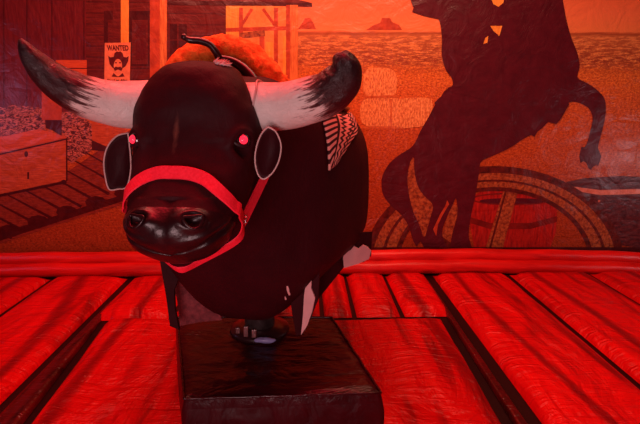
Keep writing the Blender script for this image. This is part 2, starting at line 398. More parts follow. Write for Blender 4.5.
# rearing horse with rider, all in silhouette
horse = [(446,88),(440,98),(434,106),(428,118),(420,131),(416,141),(411,148),(400,154),(388,164),(381,178),(382,194),(391,206),(402,215),(409,226),(412,238),(416,247),(421,240),
 (424,247),(446,247),(441,232),(447,216),(453,204),(456,196),(458,214),(452,234),(450,247),(470,247),(468,234),(471,214),(476,192),(479,172),(480,161),(492,156),(510,148),(524,138),(540,131),
 (556,112),(570,101),(580,103),(589,108),(593,118),(590,131),(586,146),(580,150),(579,160),(586,162),(590,169),(597,164),(600,155),(597,148),(602,131),(606,112),(605,98),(595,88),(585,82),(576,78),(580,66),(577,52),(571,38),(566,20),(560,-14),
 (520,-14),(515,20),(512,40),(500,60),(470,84)]
tailgap = [(424,240),(420,226),(413,212),(409,196),(407,180),(409,164),(414,155),(414,172),(418,188),(425,197),(432,203),(433,208),(429,222)]
pplane('printed_rearing_horse', [(soft(horse,2),0), ([(581,147),(579,156),(580,163),(585,160),(588,168),(591,170),(594,163),(598,166),(601,156),(597,147)],0), ([(420,240),(424,247),(448,248),(442,238),(430,236)],0), ([(452,236),(450,248),(472,248),(468,236)],0), ([(440,97),(434,103),(437,107),(431,114),(440,116),(446,100)],0)], [M_sil], 'printed dark silhouette of a rearing horse', layer=4)
pplane('printed_tail_gap', [(soft(tailgap,1),0),([(436,236),(433,229),(440,214),(445,206),(447,200),(449,204),(443,214),(438,224)],1)], [M_wheel, M_mesa], layer=5)
rider = [(408,-14),(411,3),(414,9),(425,13),(436,16),(440,22),(442,40),(441,54),(445,70),(452,78),(453,86),(446,88),(452,93),(470,96),(500,104),(520,118),(530,131),(535,126),(546,122),(543,116),(553,120),(562,116),(569,104),(562,100),(548,98),(530,80),
 (530,60),(530,44),(525,30),(522,6),(520,-14)]
pplane('printed_rider', [(soft(rider,2),0), ([(540,104),(544,121),(556,124),(561,118),(569,104),(567,102),(558,108),(552,98)],0), ([(528,120),(529,133),(534,137),(538,130),(545,124),(540,112)],0), ([(414,6),(412,12),(424,16),(438,19),(437,12)],0),([(489,-6),(505,-8),(503,3),(498,7),(493,4)],1),([(490,26),(502,26),(499,36),(493,31)],1),([(485,38),(488,36),(487,43),(483,44)],1)], [M_sil, M_posty], 'printed dark silhouette of a cowboy on horseback', layer=6)

# ------------------------------------------------------------------ padded base
pvc = NT('dark_red_pvc'); a1 = pvc.noise(pvc.mapping((1.1,2.6,1.1)), 2.6, 4, .5, 1.6); a2 = pvc.noise(pvc.mapping((2,4,1.5)), 5, 3, .5, 1.5)
hh = pvc.math('ADD', a1, pvc.math('MULTIPLY', a2, .22)); pvc.bump(hh, .5, .05)
M_pvc = pvc.done(pvc.ramp(a1, [(.3, (.022, .001, .003)), (.7, (.055, .002, .006))]), .28, .38)
HB = .25
pv2 = NT('dark_red_pvc_side'); b1 = pv2.noise(pv2.mapping((2.2,2.2,1.0)), 3.2, 3, .5, 1.2); zs = pv2.sep(pv2.mapping())[2]
b2 = pv2.noise(pv2.mapping((1.0,1.0,.6)), 26, 4, .6, 1.2)
near = pv2.math('MULTIPLY', pv2.math('SUBTRACT', zs, HB-.055), 22, True)
pv2.bump(pv2.math('ADD', b1, pv2.math('MULTIPLY', pv2.math('MULTIPLY', b2, near), .8)), .5, .035)
M_pvcs = pv2.done(pv2.ramp(b1, [(.3, (.030, .0015, .004)), (.7, (.055, .002, .006))]), .36, .32)
q = [atZ(184, 397, HB), atZ(381, 391, HB), atZ(332, 316, HB), atZ(177, 316, HB)]
bc = sum((Vector(p) for p in q), Vector())/4; bc.z = 0
base = empty('padded_base', (bc.x, bc.y, 0), 'dark red vinyl covered square base pad under the mechanical bull', 'base pad')
q = [p-bc for p in q]
n = 40; mb = MB(); V = []; F = []
def cover(u, v_, z): 
    p = (q[0]*(1-u)+q[1]*u)*(1-v_)+(q[3]*(1-u)+q[2]*u)*v_; return Vector((p.x, p.y, z))
for j in range(n+1):
    for i in range(n+1):
        u, v_ = i/n, j/n; p = cover(u, v_, HB)
        e = min(u, 1-u, v_, 1-v_)
        p.z += -.014*max(0, 1-e/.05)**2 - .012*math.exp(-((u-.5)**2+(v_-.6)**2)/.05) + .008*mnoise.noise(Vector((u*5, v_*9, 1)))+.004*mnoise.noise(Vector((u*14, v_*20, 4)))
        V.append(p)
for j in range(n):
    for i in range(n): k = j*(n+1)+i; F.append((k, k+1, k+n+2, k+n+1))
mb.add(V, F)
per = [(i/n, 0) for i in range(n)]+[(1, j/n) for j in range(n)]+[(1-i/n, 1) for i in range(n)]+[(0, 1-j/n) for j in range(n)]
V = []; F = []; K = len(per); rows = 9
for r_ in range(rows+1):
    for k, (u, v_) in enumerate(per):
        p = cover(u, v_, 0); tz_ = r_/rows
        o = Vector(p).normalized()*(.004+.016*sin(pi*tz_)+.006*mnoise.noise(Vector((k*.35, r_*.8, 2))))
        zt = HB-.014+.008*mnoise.noise(Vector((u*5, v_*9, 1)))
        V.append(Vector((p.x+o.x*(1 if r_ else 0), p.y+o.y*(1 if r_ else 0), zt*(1-tz_)+.004*tz_)))
for r_ in range(rows):
    for k in range(K): F.append((r_*K+k, r_*K+(k+1) % K, (r_+1)*K+(k+1) % K, (r_+1)*K+k))
mb.add(V, F, 1)
mb.build('pad_cover', [M_pvc, M_pvcs], base)
# welted seam round the top edge
mb = MB(); pts = []
for (u, v_) in per+[per[0]]:
    p = cover(u, v_, HB-.008+.008*mnoise.noise(Vector((u*5, v_*9, 1)))); pts.append(p)
mb.tube(pts, .006, 8, cap=False); mb.build('seam_welt', [M_pvc], base)

# ------------------------------------------------------------------ mechanical bull
M_fur = NT('black_hide'); t = M_fur
vv = t.mapping(); nf = t.noise(t.mapping((1,1,.35)), 60, 5, .7, .6); nb = t.noise(vv, 6, 4, .6)
t.bump(t.math('ADD', t.math('MULTIPLY', nf, .5), nb), .35, .012)
colb = t.ramp(nb, [(.3, (.022, .0022, .0040)), (.7, (.038, .0032, .0060))])
M_furp = t.done(colb, .62, .14)
t2 = NT('black_head_hide'); vv2 = t2.mapping(); nb2 = t2.noise(vv2, 6, 4, .6); nf2 = t2.noise(t2.mapping((1,1,.35)), 60, 5, .7, .6)
t2.bump(t2.math('ADD', t2.math('MULTIPLY', nf2, .5), nb2), .35, .012)
HEADMAT = (t2, vv2, t2.ramp(nb2, [(.3, (.022, .0022, .0040)), (.7, (.038, .0032, .0060))]))
# body hide with white patches (object space of the body)
def hide_mat(patches):
    t = NT('cowhide_with_white_patches'); vv = t.mapping()
    nf = t.noise(t.mapping((1,1,.3)), 60, 5, .7, .6); nb = t.noise(vv, 5, 4, .6)
    t.bump(t.math('ADD', t.math('MULTIPLY', nf, .4), nb), .4, .02)
    colb = t.ramp(nb, [(.3, (.026, .0022, .0045)), (.7, (.044, .0034, .0070))])
    wn_ = t.n('TexNoise'); wn_.inputs['Scale'].default_value = 22; wn_.inputs['Detail'].default_value = 4; t.l(vv, wn_.inputs['Vector'])
    acc = None
    for (c, r) in patches:
        sub = t.n('VectorMath', operation='SUBTRACT'); t.l(vv, sub.inputs[0]); sub.inputs[1].default_value = c
        dv = t.n('VectorMath', operation='DIVIDE'); t.l(sub.outputs[0], dv.inputs[0]); dv.inputs[1].default_value = r
        ln = t.n('VectorMath', operation='LENGTH'); t.l(dv.outputs[0], ln.inputs[0])
        d = t.math('ADD', ln.outputs['Value'], t.math('MULTIPLY', t.math('SUBTRACT', wn_.outputs['Fac'], .5), 4.0))
        k = t.math('LESS_THAN', d, 1.0); acc = k if acc is None else t.math('MAXIMUM', acc, k)
    return t.done(t.mix(acc, colb, (.78, .50, .48)), .6, .14)

BY = R(-13); BO = Vector((-.20, 2.50, 0))
bull = empty('mechanical_bull', (BO.x, BO.y, 0), 'black mechanical bull with white horns, red halter and glowing red eyes', 'mechanical bull')
bull.rotation_euler = (0, 0, BY)
BM = Matrix.Translation(BO) @ Matrix.Rotation(BY, 4, 'Z'); BMi = BM.inverted()
def tol(p): return BMi @ Vector(p)          # world -> bull local
# y, halfwidth, ztop, zbot, lower taper
ST = [(-.80,.10,1.46,1.16,.1),(-.72,.17,1.52,1.06,.15),(-.62,.23,1.56,.93,.2),(-.52,.30,1.60,.74,.3),(-.42,.37,1.61,.57,.42),(-.28,.41,1.60,.50,.5),(-.1,.42,1.56,.50,.5),
      (.15,.42,1.53,.53,.45),(.4,.41,1.52,.60,.4),(.62,.38,1.50,.66,.3),(.76,.30,1.45,.74,.2),(.84,.18,1.36,.86,.1),(.86,.04,1.2,1.0,0)]
BS = crv(ST, 90)
def bodyp(t, th, off=0):
    """t 0..1 along the body, th angle (0 = viewer's right, pi/2 = up)"""
    k = min(max(t, 0), 1)*(len(BS)-1); i = min(int(k), len(BS)-2); f = k-i
    y, a, zt, zb, tp = BS[i]*(1-f)+BS[i+1]*f
    zc = zb+(zt-zb)*.56; c, s = cos(th), sin(th); e = 2/3.6; a *= 1+.17*min(1, max(0, (y+.5)/.5))
    x = a*math.copysign(abs(c)**e, c); 
    z = math.copysign(abs(s)**e, s)
    Z = zc+(zt-zc)*z if z > 0 else zc+(zc-zb)*z
    if Z < .84: x *= 1-tp*1.15*min(1, (.84-Z)/.34)
    if z > 0: x *= 1-.16*z**2
    p = Vector((x, y, Z)); n_ = Vector((c, 0, s)).normalized()
    fold = .010*mnoise.noise(Vector((x*4, y*4, Z*1.2)))
    return p+n_*(off+fold)
NB = 96; mb = MB(); V = []; F = []
for i in range(len(BS)):
    for j in range(NB): V.append(bodyp(i/(len(BS)-1), 2*pi*j/NB))
for i in range(len(BS)-1):
    for j in range(NB): F.append((i*NB+j, i*NB+(j+1) % NB, (i+1)*NB+(j+1) % NB, (i+1)*NB+j))
F.append(tuple(range(NB))); F.append(tuple(range((len(BS)-1)*NB, len(BS)*NB)))
mb.add(V, F)
PT = [(tuple(tol(atY(288, 293, 1.98))), (.004,.2,.024)), (tuple(tol(atY(284, 300, 1.98))), (.003,.2,.012)), (tuple(tol(atY(291, 310, 1.98))), (.003,.2,.014))]
M_hide = hide_mat(PT); mb.build('body', [M_hide], bull)

# hanging hide flaps (sheets with real thickness)
def flap(name, outline, Y, mat, thick=.012, bend=0.0, label=None):
    """outline in picture pixels read at distance Y, made a hanging sheet of hide in bull space"""
    pts = [atY(x, y, Y(x, y) if callable(Y) else Y) for x, y in outline]
    bm = bmesh.new(); vs = [bm.verts.new(tol(p)) for p in pts]; f_ = bm.faces.new(vs)
    r = bmesh.ops.extrude_face_region(bm, geom=[f_]); bmesh.ops.translate(bm, vec=(0, thick, 0), verts=[x for x in r['geom'] if isinstance(x, bmesh.types.BMVert)])
    bmesh.ops.triangulate(bm, faces=[x for x in bm.faces if len(x.verts) > 4]); bm.verts.index_update()
    o = mesh(name, [x.co.copy() for x in bm.verts], [tuple(q_.index for q_ in ff.verts) for ff in bm.faces], [mat], bull, smooth=False); bm.free()
    if label: o['label'] = label
    return o
M_hair = flat('white_cowhide', (.78, .48, .47), .7, .2)
M_under = speck('hide_underside', (.10, .012, .018), (.28, .05, .06), 40, .85, lo=.3, hi=.7, bump=.3)
flap('hide_flap', [(158,255),(170,258),(182,270),(174,290),(175,310),(179,330),(170,326),(166,296),(160,262)], 2.12, M_furp)
flap('hide_flap', [(168,262),(190,268),(214,300),(222,320),(200,322),(180,326),(177,300)], 2.26, M_under, label='reddish inner hide of the hanging flap')
flap('hide_flap', [(286,236),(312,240),(320,262),(318,300),(311,318),(303,334),(296,336),(290,300)], lambda x, y: 2.02+(y-236)*.0006, M_furp)
flap('white_patch', [(309,266),(312,276),(311,288),(315,298),(312,312),(307,326),(301,335),(303,315),(304,296),(306,282)], lambda x, y: 2.005+(y-236)*.0006, M_hair, label='white streak on the hanging flap')
flap('hide_flap', [(300,235),(372,232),(371,256),(364,262),(345,266),(340,272),(332,282),(316,302),(308,300)], lambda x, y: 2.12+(x-300)*.0042, M_furp)
flap('white_patch', [(346,247),(350,251),(354,246),(358,249),(363,245),(367,247),(371,251),(369,259),(358,264),(344,268),(343,258)], lambda x, y: 2.10+(x-300)*.0042, M_hair, label='white patch at the hem of the hide')

# head -------------------------------------------------------------
HO = Vector((-.352, 1.60, 1.395)); HR = R(-5)
HM = Matrix.Translation(HO) @ Matrix.Rotation(HR, 4, 'Z'); TB = BMi @ HM
#        Fy    Fz     By    Bz     a     p
HS = [(.13,.232,.15,.228,.05,2.3),(.05,.236,.20,.200,.115,2.4),(-.01,.213,.235,.14,.148,2.6),(-.05,.160,.25,.06,.184,3.0),(-.07,.10,.25,-.02,.204,3.3),(-.085,.035,.23,-.10,.200,3.3),
      (-.11,-.025,.19,-.165,.190,3.3),(-.155,-.080,.12,-.215,.182,3.4),(-.205,-.128,.05,-.262,.170,3.3),(-.245,-.160,-.01,-.295,.157,3.0),(-.275,-.185,-.06,-.318,.150,2.7),(-.298,-.212,-.11,-.340,.138,2.5),
      (-.302,-.246,-.16,-.352,.112,2.3),(-.280,-.288,-.20,-.350,.06,2.2),(-.262,-.308,-.225,-.335,.015,2.0)]
HL = crv(HS, 130); NH = 120
def headp(s, th, off=0):
    """s 0..1 poll to lips; th: 0 viewer's right side, pi/2 face front"""
    k = min(max(s, 0), 1)*(len(HL)-1); i = min(int(k), len(HL)-2); f = k-i
    fy, fz, by, bz, a, pw = HL[i]*(1-f)+HL[i+1]*f
    Fp = Vector((0, fy, fz)); Bp = Vector((0, by, bz)); c0 = (Fp+Bp)/2; b = (Fp-Bp)/2; e = 2/pw
    c, sn = cos(th), sin(th)
    x = a*math.copysign(abs(c)**e, c); w_ = math.copysign(abs(sn)**e, sn)
    if w_ > 0: x *= 1-.10*w_**2
    else: x *= 1-.22*(-w_)**2
    n_ = (Vector((c/a, 0, 0))+b/(b.length**2)*sn); n_.normalize()
    return c0+Vector((x, 0, 0))+b*w_+n_*off, n_
NOS = [Vector((s*.080, -.285, -.198)) for s in (-1, 1)]
EYE = [Vector((s*.176, -.055, -.02)) for s in (-1, 1)]
def sculpt(p, n_):
    d = 0
    for c in NOS:
        r = Vector(((p-c).x/1.25, (p-c).y, (p-c).z/.85)).length
        d += -.022*math.exp(-(r/.015)**2)+.010*math.exp(-((r-.032)/.011)**2)
    for c in EYE:
        q_ = p-c; r = q_.length
        d += -.016*math.exp(-(r/.030)**2)+.009*math.exp(-((r-.046)/.014)**2)*(1.6 if q_.z > 0 else .8)
    # mouth line and lower lip
    if p.y < -.02:
        zm = -.292+.055*(p.x/.15)**2+max(0, p.y+.20)*.25
        d += -.013*math.exp(-((p.z-zm)/.007)**2)*min(1, (-.02-p.y)/.08)+.006*math.exp(-((p.z-zm-.022)/.012)**2)
    # groove between the nostrils, ridge of the forehead
    if n_.y < -.2:
        if p.z < -.15: d += -.006*math.exp(-(p.x/.012)**2)
        else: d += .006*math.exp(-(p.x/.05)**2) - .006*math.exp(-((abs(p.x)-.10)/.03)**2)*(1 if p.z < 0 else .3)
    d += .005*mnoise.noise(p*11)+.0025*mnoise.noise(p*27)
    return d
V = []; 
for i in range(len(HL)):
    for j in range(NH):
        p, n_ = headp(i/(len(HL)-1), 2*pi*j/NH); V.append(TB @ (p+n_*sculpt(p, n_)))
split = int(.67*(len(HL)-1))
def rings(i0, i1):
    F = []
    for i in range(i0, i1):
        for j in range(NH): F.append(((i-i0)*NH+j, (i-i0)*NH+(j+1) % NH, (i-i0+1)*NH+(j+1) % NH, (i-i0+1)*NH+j))
    return F
L_ = len(HL)-1
Fh = rings(0, split); Fh.append(tuple(range(NH)))
t2, vv2, c2 = HEADMAT
sc_ = TB @ headp(.37, pi/2+.03)[0]
sb = t2.n('VectorMath', operation='SUBTRACT'); t2.l(vv2, sb.inputs[0]); sb.inputs[1].default_value = sc_
dv = t2.n('VectorMath', operation='DIVIDE'); t2.l(sb.outputs[0], dv.inputs[0]); dv.inputs[1].default_value = (.012, .2, .065)
ln = t2.n('VectorMath', operation='LENGTH'); t2.l(dv.outputs[0], ln.inputs[0])
nz = t2.noise(t2.mapping((1, 1, .35)), 45, 4, .7)
k_ = t2.math('SUBTRACT', 1.6, t2.math('ADD', ln.outputs['Value'], t2.math('MULTIPLY', nz, 1.5)), True)
M_headp = t2.done(t2.mix(t2.math('MULTIPLY', k_, .8), c2, (.16, .05, .035)), .62, .14)
mesh('head', V[:(split+1)*NH], Fh, [M_headp], bull)
Fm = rings(split, L_); Fm.append(tuple(range((L_-split)*NH, (L_-split+1)*NH)))
t = NT('muzzle_leather'); nm = t.noise(t.mapping(), 26, 5, .6); nm2 = t.noise(t.mapping(), 8, 4, .6)
t.bump(t.math('ADD', t.math('MULTIPLY', nm, .4), nm2), .45, .015)
M_muz = t.done(t.ramp(nm2, [(.3, (.008, .0015, .0025)), (.7, (.022, .004, .006))]), .34, .4)
mesh('muzzle', V[split*NH:], Fm, [M_muz], bull, )['label'] = 'shiny black leather muzzle'
HT = lambda p: TB @ Vector(p)

# forelock tuft on the poll, hair whorl on the forehead
def tuft(name, centre, n, ln, spread, mat, seed, dirv):
    rnd = random.Random(seed); mb = MB()
    for k in range(n):
        s_, th_ = centre[0]+rnd.uniform(-spread[0], spread[0]), centre[1]+rnd.uniform(-spread[1], spread[1])
        p, n_ = headp(s_, th_, .002); d = (Vector(dirv)+Vector((rnd.uniform(-.4,.4), rnd.uniform(-.2,.2), rnd.uniform(-.3,.3)))).normalized()
        l = ln*rnd.uniform(.6, 1.2)
        pts = [HT(p-n_*.004), HT(p+n_*.007+d*l*.4), HT(p+n_*.008+d*l)]
        mb.tube(pts, [.0024, .0018, .0004], 5)
    return mb.build(name, [mat], bull)
M_tuft = flat('brown_hair', (.10, .03, .025), .6, .3)
tuft('poll_hair', (.075, pi/2-.75), 90, .022, (.03, .22), M_hair, 5, (.5, .5, .1))['label'] = 'pale hair tuft on the poll'

# eyes
t = NT('glowing_red_eye'); t.b.inputs['Emission Color'].default_value = (1, .02, .05, 1); t.b.inputs['Emission Strength'].default_value = 1.6
M_glow = t.done((.6, .01, .02), .1, .6)
M_eye = flat('eyeball_black', (.02, .004, .006), .08, .8, coat=.6)
M_lid = flat('eyelid', (.02, .005, .007), .5, .4)
def sphere(c, r, seg=20, rg=12, sc=(1,1,1)):
    V = []; F = []
    for i in range(rg+1):
        a = pi*i/rg
        for j in range(seg): V.append(Vector((c[0]+sc[0]*r*sin(a)*cos(2*pi*j/seg), c[1]+sc[1]*r*sin(a)*sin(2*pi*j/seg), c[2]+sc[2]*r*cos(a))))
    for i in range(rg):
        for j in range(seg): F.append((i*seg+j, i*seg+(j+1) % seg, (i+1)*seg+(j+1) % seg, (i+1)*seg+j))
    return V, F
for sgn in (-1, 1):
    # eye sits on the side-front corner of the skull
    best = None
    for a in range(0, 91):
        th = R(a) if sgn > 0 else pi-R(a)
        p, n_ = headp(.375, th)
        if a == 33: best = (p, n_)
    p, n_ = best
    c = p-n_*.010
    V_, F_ = sphere(c, .026); mb = MB(); mb.add([HT(x) for x in V_], F_); e = mb.build('eye', [M_eye], bull)
    g_ = c+(n_+Vector((0, -.9, 0))).normalized()*.0165
    V_, F_ = sphere(g_, .0145); mb = MB(); mb.add([HT(x) for x in V_], F_); gl = mb.build('pupil_lamp', [M_glow], e); gl['label'] = 'glowing red lamp of the eye'
    # lids: two curved rolls
    ax = n_; u_ = Vector((0, 0, 1)); u_ = (u_-ax*u_.dot(ax)).normalized(); s_ = ax.cross(u_)
    for ud in (1, -1):
        pts = [HT(c+ax*(.012-.010*abs(cos(a)))+s_*(.034*cos(a))+u_*(ud*.021*sin(a)+ .002)) for a in [pi*k/14 for k in range(15)]]
        mb = MB(); mb.tube(pts, [.003+.005*sin(pi*k/14) for k in range(15)], 8); mb.build('eyelid', [M_lid], bull)
# nostril rims
for sgn in (-1, 1):
    c = NOS[0 if sgn < 0 else 1]
    bs = min(((headp(i/160, R(a))[0]-c).length, i/160, R(a)) for i in range(90, 160) for a in range(10, 171, 4))
    p, n_ = headp(bs[1], bs[2]); u_ = Vector((0, 0, 1)); u_ = (u_-n_*u_.dot(n_)).normalized(); s_ = n_.cross(u_)
    pts = [HT(p+n_*(.010)+s_*(.026*cos(a))+u_*(.018*sin(a)+.006*cos(2*a))) for a in [2*pi*k/24 for k in range(25)]]
    mb = MB(); mb.tube(pts, .0042, 8, cap=False); mb.build('nostril_rim', [M_muz], bull)

# horns ---------------------------------------------------------------
def horn_mat(name, L, side):
    t = NT(name); at = t.n('UVMap'); at.uv_map = 'UVMap'; sp = t.n('SeparateXYZ'); t.l(at.outputs[0], sp.inputs[0])
    st = t.noise(t.mapping((4, 4, 4)), 6, 6, .75, 1.2)
    mp = t.n('Mapping'); t.l(at.outputs[0], mp.inputs[0]); mp.inputs['Scale'].default_value = (4, 9, 1)
    ns = t.n('TexNoise'); t.l(mp.outputs[0], ns.inputs['Vector']); ns.inputs['Scale'].default_value = 2.2; ns.inputs['Detail'].default_value = 6; ns.inputs['Roughness'].default_value = .7
    f = t.math('ADD', sp.outputs[0], t.math('MULTIPLY', t.math('SUBTRACT', ns.outputs['Fac'], .5), .55))
    c = t.ramp(f, [(0, (.80, .72, .68)), (.34, (.70, .60, .56)), (.39, (.12, .04, .04)), (.44, (.03, .006, .008)), (.9, (.015, .006, .008)), (1, (.10, .04, .035))])
    t.bump(st, .25, .01)
    return t.done(c, .34, .5)
M_horn = horn_mat('painted_horn', 1, 1)
M_horn.node_tree.nodes['Bump'].inputs['Strength'].default_value = .5; M_horn.node_tree.nodes['Bump'].inputs['Distance'].default_value = .02
def horn(pts, label):
    P = crv([(*tol(atY(x, y, Y)), r) for x, y, Y, r in pts], 46); V = []; F = []; UV = []; n = 28; up = Vector((0, 0, 1))
    for k in range(len(P)):
        p = Vector(P[k][:3]); t_ = Vector(P[min(k+1, len(P)-1)][:3]-P[max(k-1, 0)][:3]).normalized()
        up = (up-t_*up.dot(t_)).normalized(); sd = t_.cross(up)
        for j in range(n):
            a = 2*pi*j/n; rr = P[k][3]*(1+.03*mnoise.noise(Vector((k*.3, cos(a)*2, sin(a)*2))))
            V.append(p+(up*cos(a)+sd*sin(a))*rr); UV.append((k/(len(P)-1), 1-abs(2*j/n-1)))
    for k in range(len(P)-1):
        for j in range(n): F.append((k*n+j, k*n+(j+1) % n, (k+1)*n+(j+1) % n, (k+1)*n+j))
    F.append(tuple(range(n))); F.append(tuple(range((len(P)-1)*n, len(P)*n)))
    o = mesh('horn', V, F, [M_horn], bull, uv=UV); o['label'] = label; return o
horn([(150,104,1.74,.078),(128,105,1.70,.077),(105,102,1.66,.070),(82,95,1.62,.064),(62,85,1.60,.056),(45,72,1.58,.045),(32,58,1.56,.032),(24,46,1.55,.018),(20,39,1.545,.006)], 'long white horn curving out to a black tip, viewer left')
horn([(238,106,1.74,.078),(260,107,1.70,.079),(285,106,1.65,.076),(308,101,1.60,.072),(327,94,1.56,.067),(339,84,1.53,.062),(344,74,1.51,.055),(344,66,1.50,.046),(341,59,1.495,.034),(338,55,1.495,.020),(337,53,1.495,.006)], 'thick white horn curling up to a black tip, viewer right')
# stitched cuffs and cord at the horn roots
M_cord = flat('pale_cord', (.55, .36, .34), .4, .5)
for cx, Y, rr in ((261, 1.695, .0825),):
    c = tol(atY(cx, 106, Y)); mb = MB(); pts = [c+Vector((.006*sin(3*a), rr*cos(a), rr*sin(a))) for a in [2*pi*k/36 for k in range(37)]]
    mb.tube(pts, .0035, 6, cap=False); mb.build('horn_cord', [M_cord], bull)

# ears -------------------------------------------------------------------
def ear(outline, Y, bulge, label):
    P = [tol(atY(x, y, Y)) for x, y in outline]; P = [Vector(p) for p in crv([tuple(p) for p in P]+[tuple(P[0])], 49)[:-1]]
    c = sum(P, Vector())/len(P); V = []; F = []; n = len(P); rg = 7
    for side in (-1, 1):
        o0 = len(V)
        for r_ in range(rg):
            f = 1-r_/rg
            for p in P: V.append(c+(p-c)*f+Vector((0, (bulge*(1-f*f) if side < 0 else bulge*(1-f*f)+.012), 0)))
        V.append(c+Vector((0, bulge+(0 if side < 0 else .012), 0)))
        for r_ in range(rg-1):
            for k in range(n): F.append((o0+r_*n+k, o0+r_*n+(k+1) % n, o0+(r_+1)*n+(k+1) % n, o0+(r_+1)*n+k))
        for k in range(n): F.append((o0+(rg-1)*n+k, o0+(rg-1)*n+(k+1) % n, o0+rg*n))
    o1 = rg*n+1
    for k in range(n): F.append((k, (k+1) % n, o1+(k+1) % n, o1+k))
    e = mesh('ear', V, F, [M_furp], bull); e['label'] = label
    mb = MB(); mb.tube(P+[P[0]], .0028, 7, cap=False); q_ = mb.build('ear_piping', [M_cord], e); q_['label'] = 'pale piping round the ear'
ear([(128,133),(117,136),(108,146),(104,160),(105,175),(109,189),(118,189),(127,186),(131,165)], 1.72, .03, 'black hanging ear, viewer left')
ear([(268,127),(276,132),(281,145),(279,160),(273,172),(264,179),(258,174),(255,160),(257,145),(262,133)], 1.56, .03, 'black leaf shaped ear with pale edge, viewer right')

# halter ------------------------------------------------------------------
halter = empty('halter', tuple(BM @ HT((0, -.1, -.12))), 'bright red webbing halter around the bull muzzle and cheek', 'halter')
halter.rotation_euler = (0, 0, BY)
HLi = (Matrix.Translation(halter.location) @ Matrix.Rotation(BY, 4, 'Z')).inverted() @ HM
t = NT('red_webbing'); vv = t.mapping(); wv = t.noise(vv, 120, 3); t.bump(wv, .25, .003)
M_web = t.done(t.ramp(wv, [(.3, (.80, .012, .035)), (.7, (.95, .025, .06))]), .55, .3)
def strap(name, pts, nrm, width, thick=.004, sub=None):
    """pts: head-local centre line, nrm: outward normals"""
    mb = MB(); V = []; n = len(pts)
    for k in range(n):
        t_ = (pts[min(k+1, n-1)]-pts[max(k-1, 0)]).normalized(); nn_ = nrm[k]-t_*nrm[k].dot(t_); nn_.normalize(); s_ = t_.cross(nn_)
        for (a, b) in ((-1, 0), (-.9, 1), (.9, 1), (1, 0)): V.append(HLi @ (pts[k]+s_*a*width/2+nn_*b*thick))
    F = []
    for k in range(n-1):
        for j in range(4): F.append((k*4+j, k*4+(j+1) % 4, (k+1)*4+(j+1) % 4, (k+1)*4+j))
    F += [(0,1,2,3), tuple(range((n-1)*4, n*4))]
    mb.add(V, F); return mb.build(name, [M_web], halter, smooth=False)
def on_head(path, n, off=.009):
    Q = crv(path, n); pts = []; nr = []
    for s_, th in Q:
        p, n_ = headp(s_, th); pts.append(p+n_*(off+max(0, sculpt(p, n_)))); nr.append(n_)
    return pts, nr
NS = .555
pts, nr = on_head([(NS+.075, R(-12)), (NS+.065, R(8)), (NS+.040, R(32)), (NS+.012, R(52)), (NS-.022, R(72)), (NS-.038, R(88)), (NS-.038, R(100)), (NS-.020, R(116)), (NS+.016, R(142)), (NS+.050, R(170)), (NS+.06, R(190))], 70)
strap('noseband', pts, nr, .040)
ringR = pts[0]; ringL = pts[-1]; nR = nr[0]; nL = nr[-1]
ch = crv([tuple(ringR+nR*.004), (.215,.075,-.125), (.236,.10,-.075), (.238,.13,-.02), (.215,.16,.04)], 26)
strap('cheek_strap', [Vector(p) for p in ch], [Vector((.75, -.66, 0)) for _ in ch], .034)
pts, nr = on_head([(NS+.045, R(190)), (.47, R(190)), (.40, R(189)), (.33, R(189)), (.27, R(192))], 26, .010)
strap('cheek_strap', pts, nr, .026)
# chin strap hanging loosely under the jaw
cp = crv([tuple(ringR), tuple(ringR*.75+Vector((.04,-.075,-.105))), (.055,-.15,-.352), (0,-.185,-.372), (-.06,-.15,-.352), tuple(ringL*.8+Vector((-.03,-.04,-.08))), tuple(ringL)], 50)
cp = [Vector(p) for p in cp]; ctr = Vector((0, -.06, -.2))
cn = []
for p in cp:
    d = p-ctr; cn.append(Vector((d.x, d.y*.6-.06, d.z*.7)).normalized())
strap('chin_strap', cp, cn, .030)
M_met = flat('nickel', (.75, .68, .68), .25, .5, metal=1)
for rp, rn in ((ringR, nR), (ringL, nL)):
    u_ = Vector((0, 0, 1)); u_ = (u_-rn*u_.dot(rn)).normalized(); s_ = rn.cross(u_); mb = MB()
    mb.tube([HLi @ (rp+rn*.010+s_*.017*cos(a)+u_*.017*sin(a)) for a in [2*pi*k/20 for k in range(21)]], .0032, 8, cap=False)
    mb.build('halter_ring', [M_met], halter)

# saddle -------------------------------------------------------------------
sad = empty('saddle', tuple(BM @ Vector((0, -.15, 1.56))), 'saddle with orange fleece roll and black handle behind the bull head', 'saddle')
sad.rotation_euler = (0, 0, BY); SI = (Matrix.Translation(sad.location) @ Matrix.Rotation(BY, 4, 'Z')).inverted()
M_fleece = speck('orange_fleece', (.70, .13, .02), (.92, .34, .06), 45, .9, bump=.8, spec=.1)
mb = MB()
rl = crv([(168,92,2.12,.04),(178,74,2.13,.060),(194,60,2.14,.068),(220,54,2.15,.072),(244,58,2.14,.074),(262,74,2.12,.072),(278,94,2.10,.07),(290,108,2.08,.05)], 60)
P = []; rad = []
for k, (x, y, Y, r) in enumerate(rl): P.append(SI @ atY(x, y, Y)); rad.append(r)
mb.tube(P, rad, 48)
for k, v_ in enumerate(mb.V):
    d = mnoise.noise(v_*45)*.010+mnoise.noise(v_*18)*.010; mb.V[k] = v_+Vector((d, 0, d))
o = mb.build('fleece_roll', [M_fleece], sad); o['label'] = 'fluffy orange fleece roll'
M_leath = flat('black_leather', (.03, .008, .010), .35, .5, coat=.2)
mb = MB(); hp = crv([(183,36,1.98,.007),(189,40,1.98,.012),(200,41,1.99,.013),(210,45,2.0,.013),(217,54,2.01,.014),(222,64,2.03,.016),(226,74,2.05,.018)], 30)
mb.tube([SI @ atY(x, y, Y) for x, y, Y, r in hp], [r for *_, r in hp], 14)
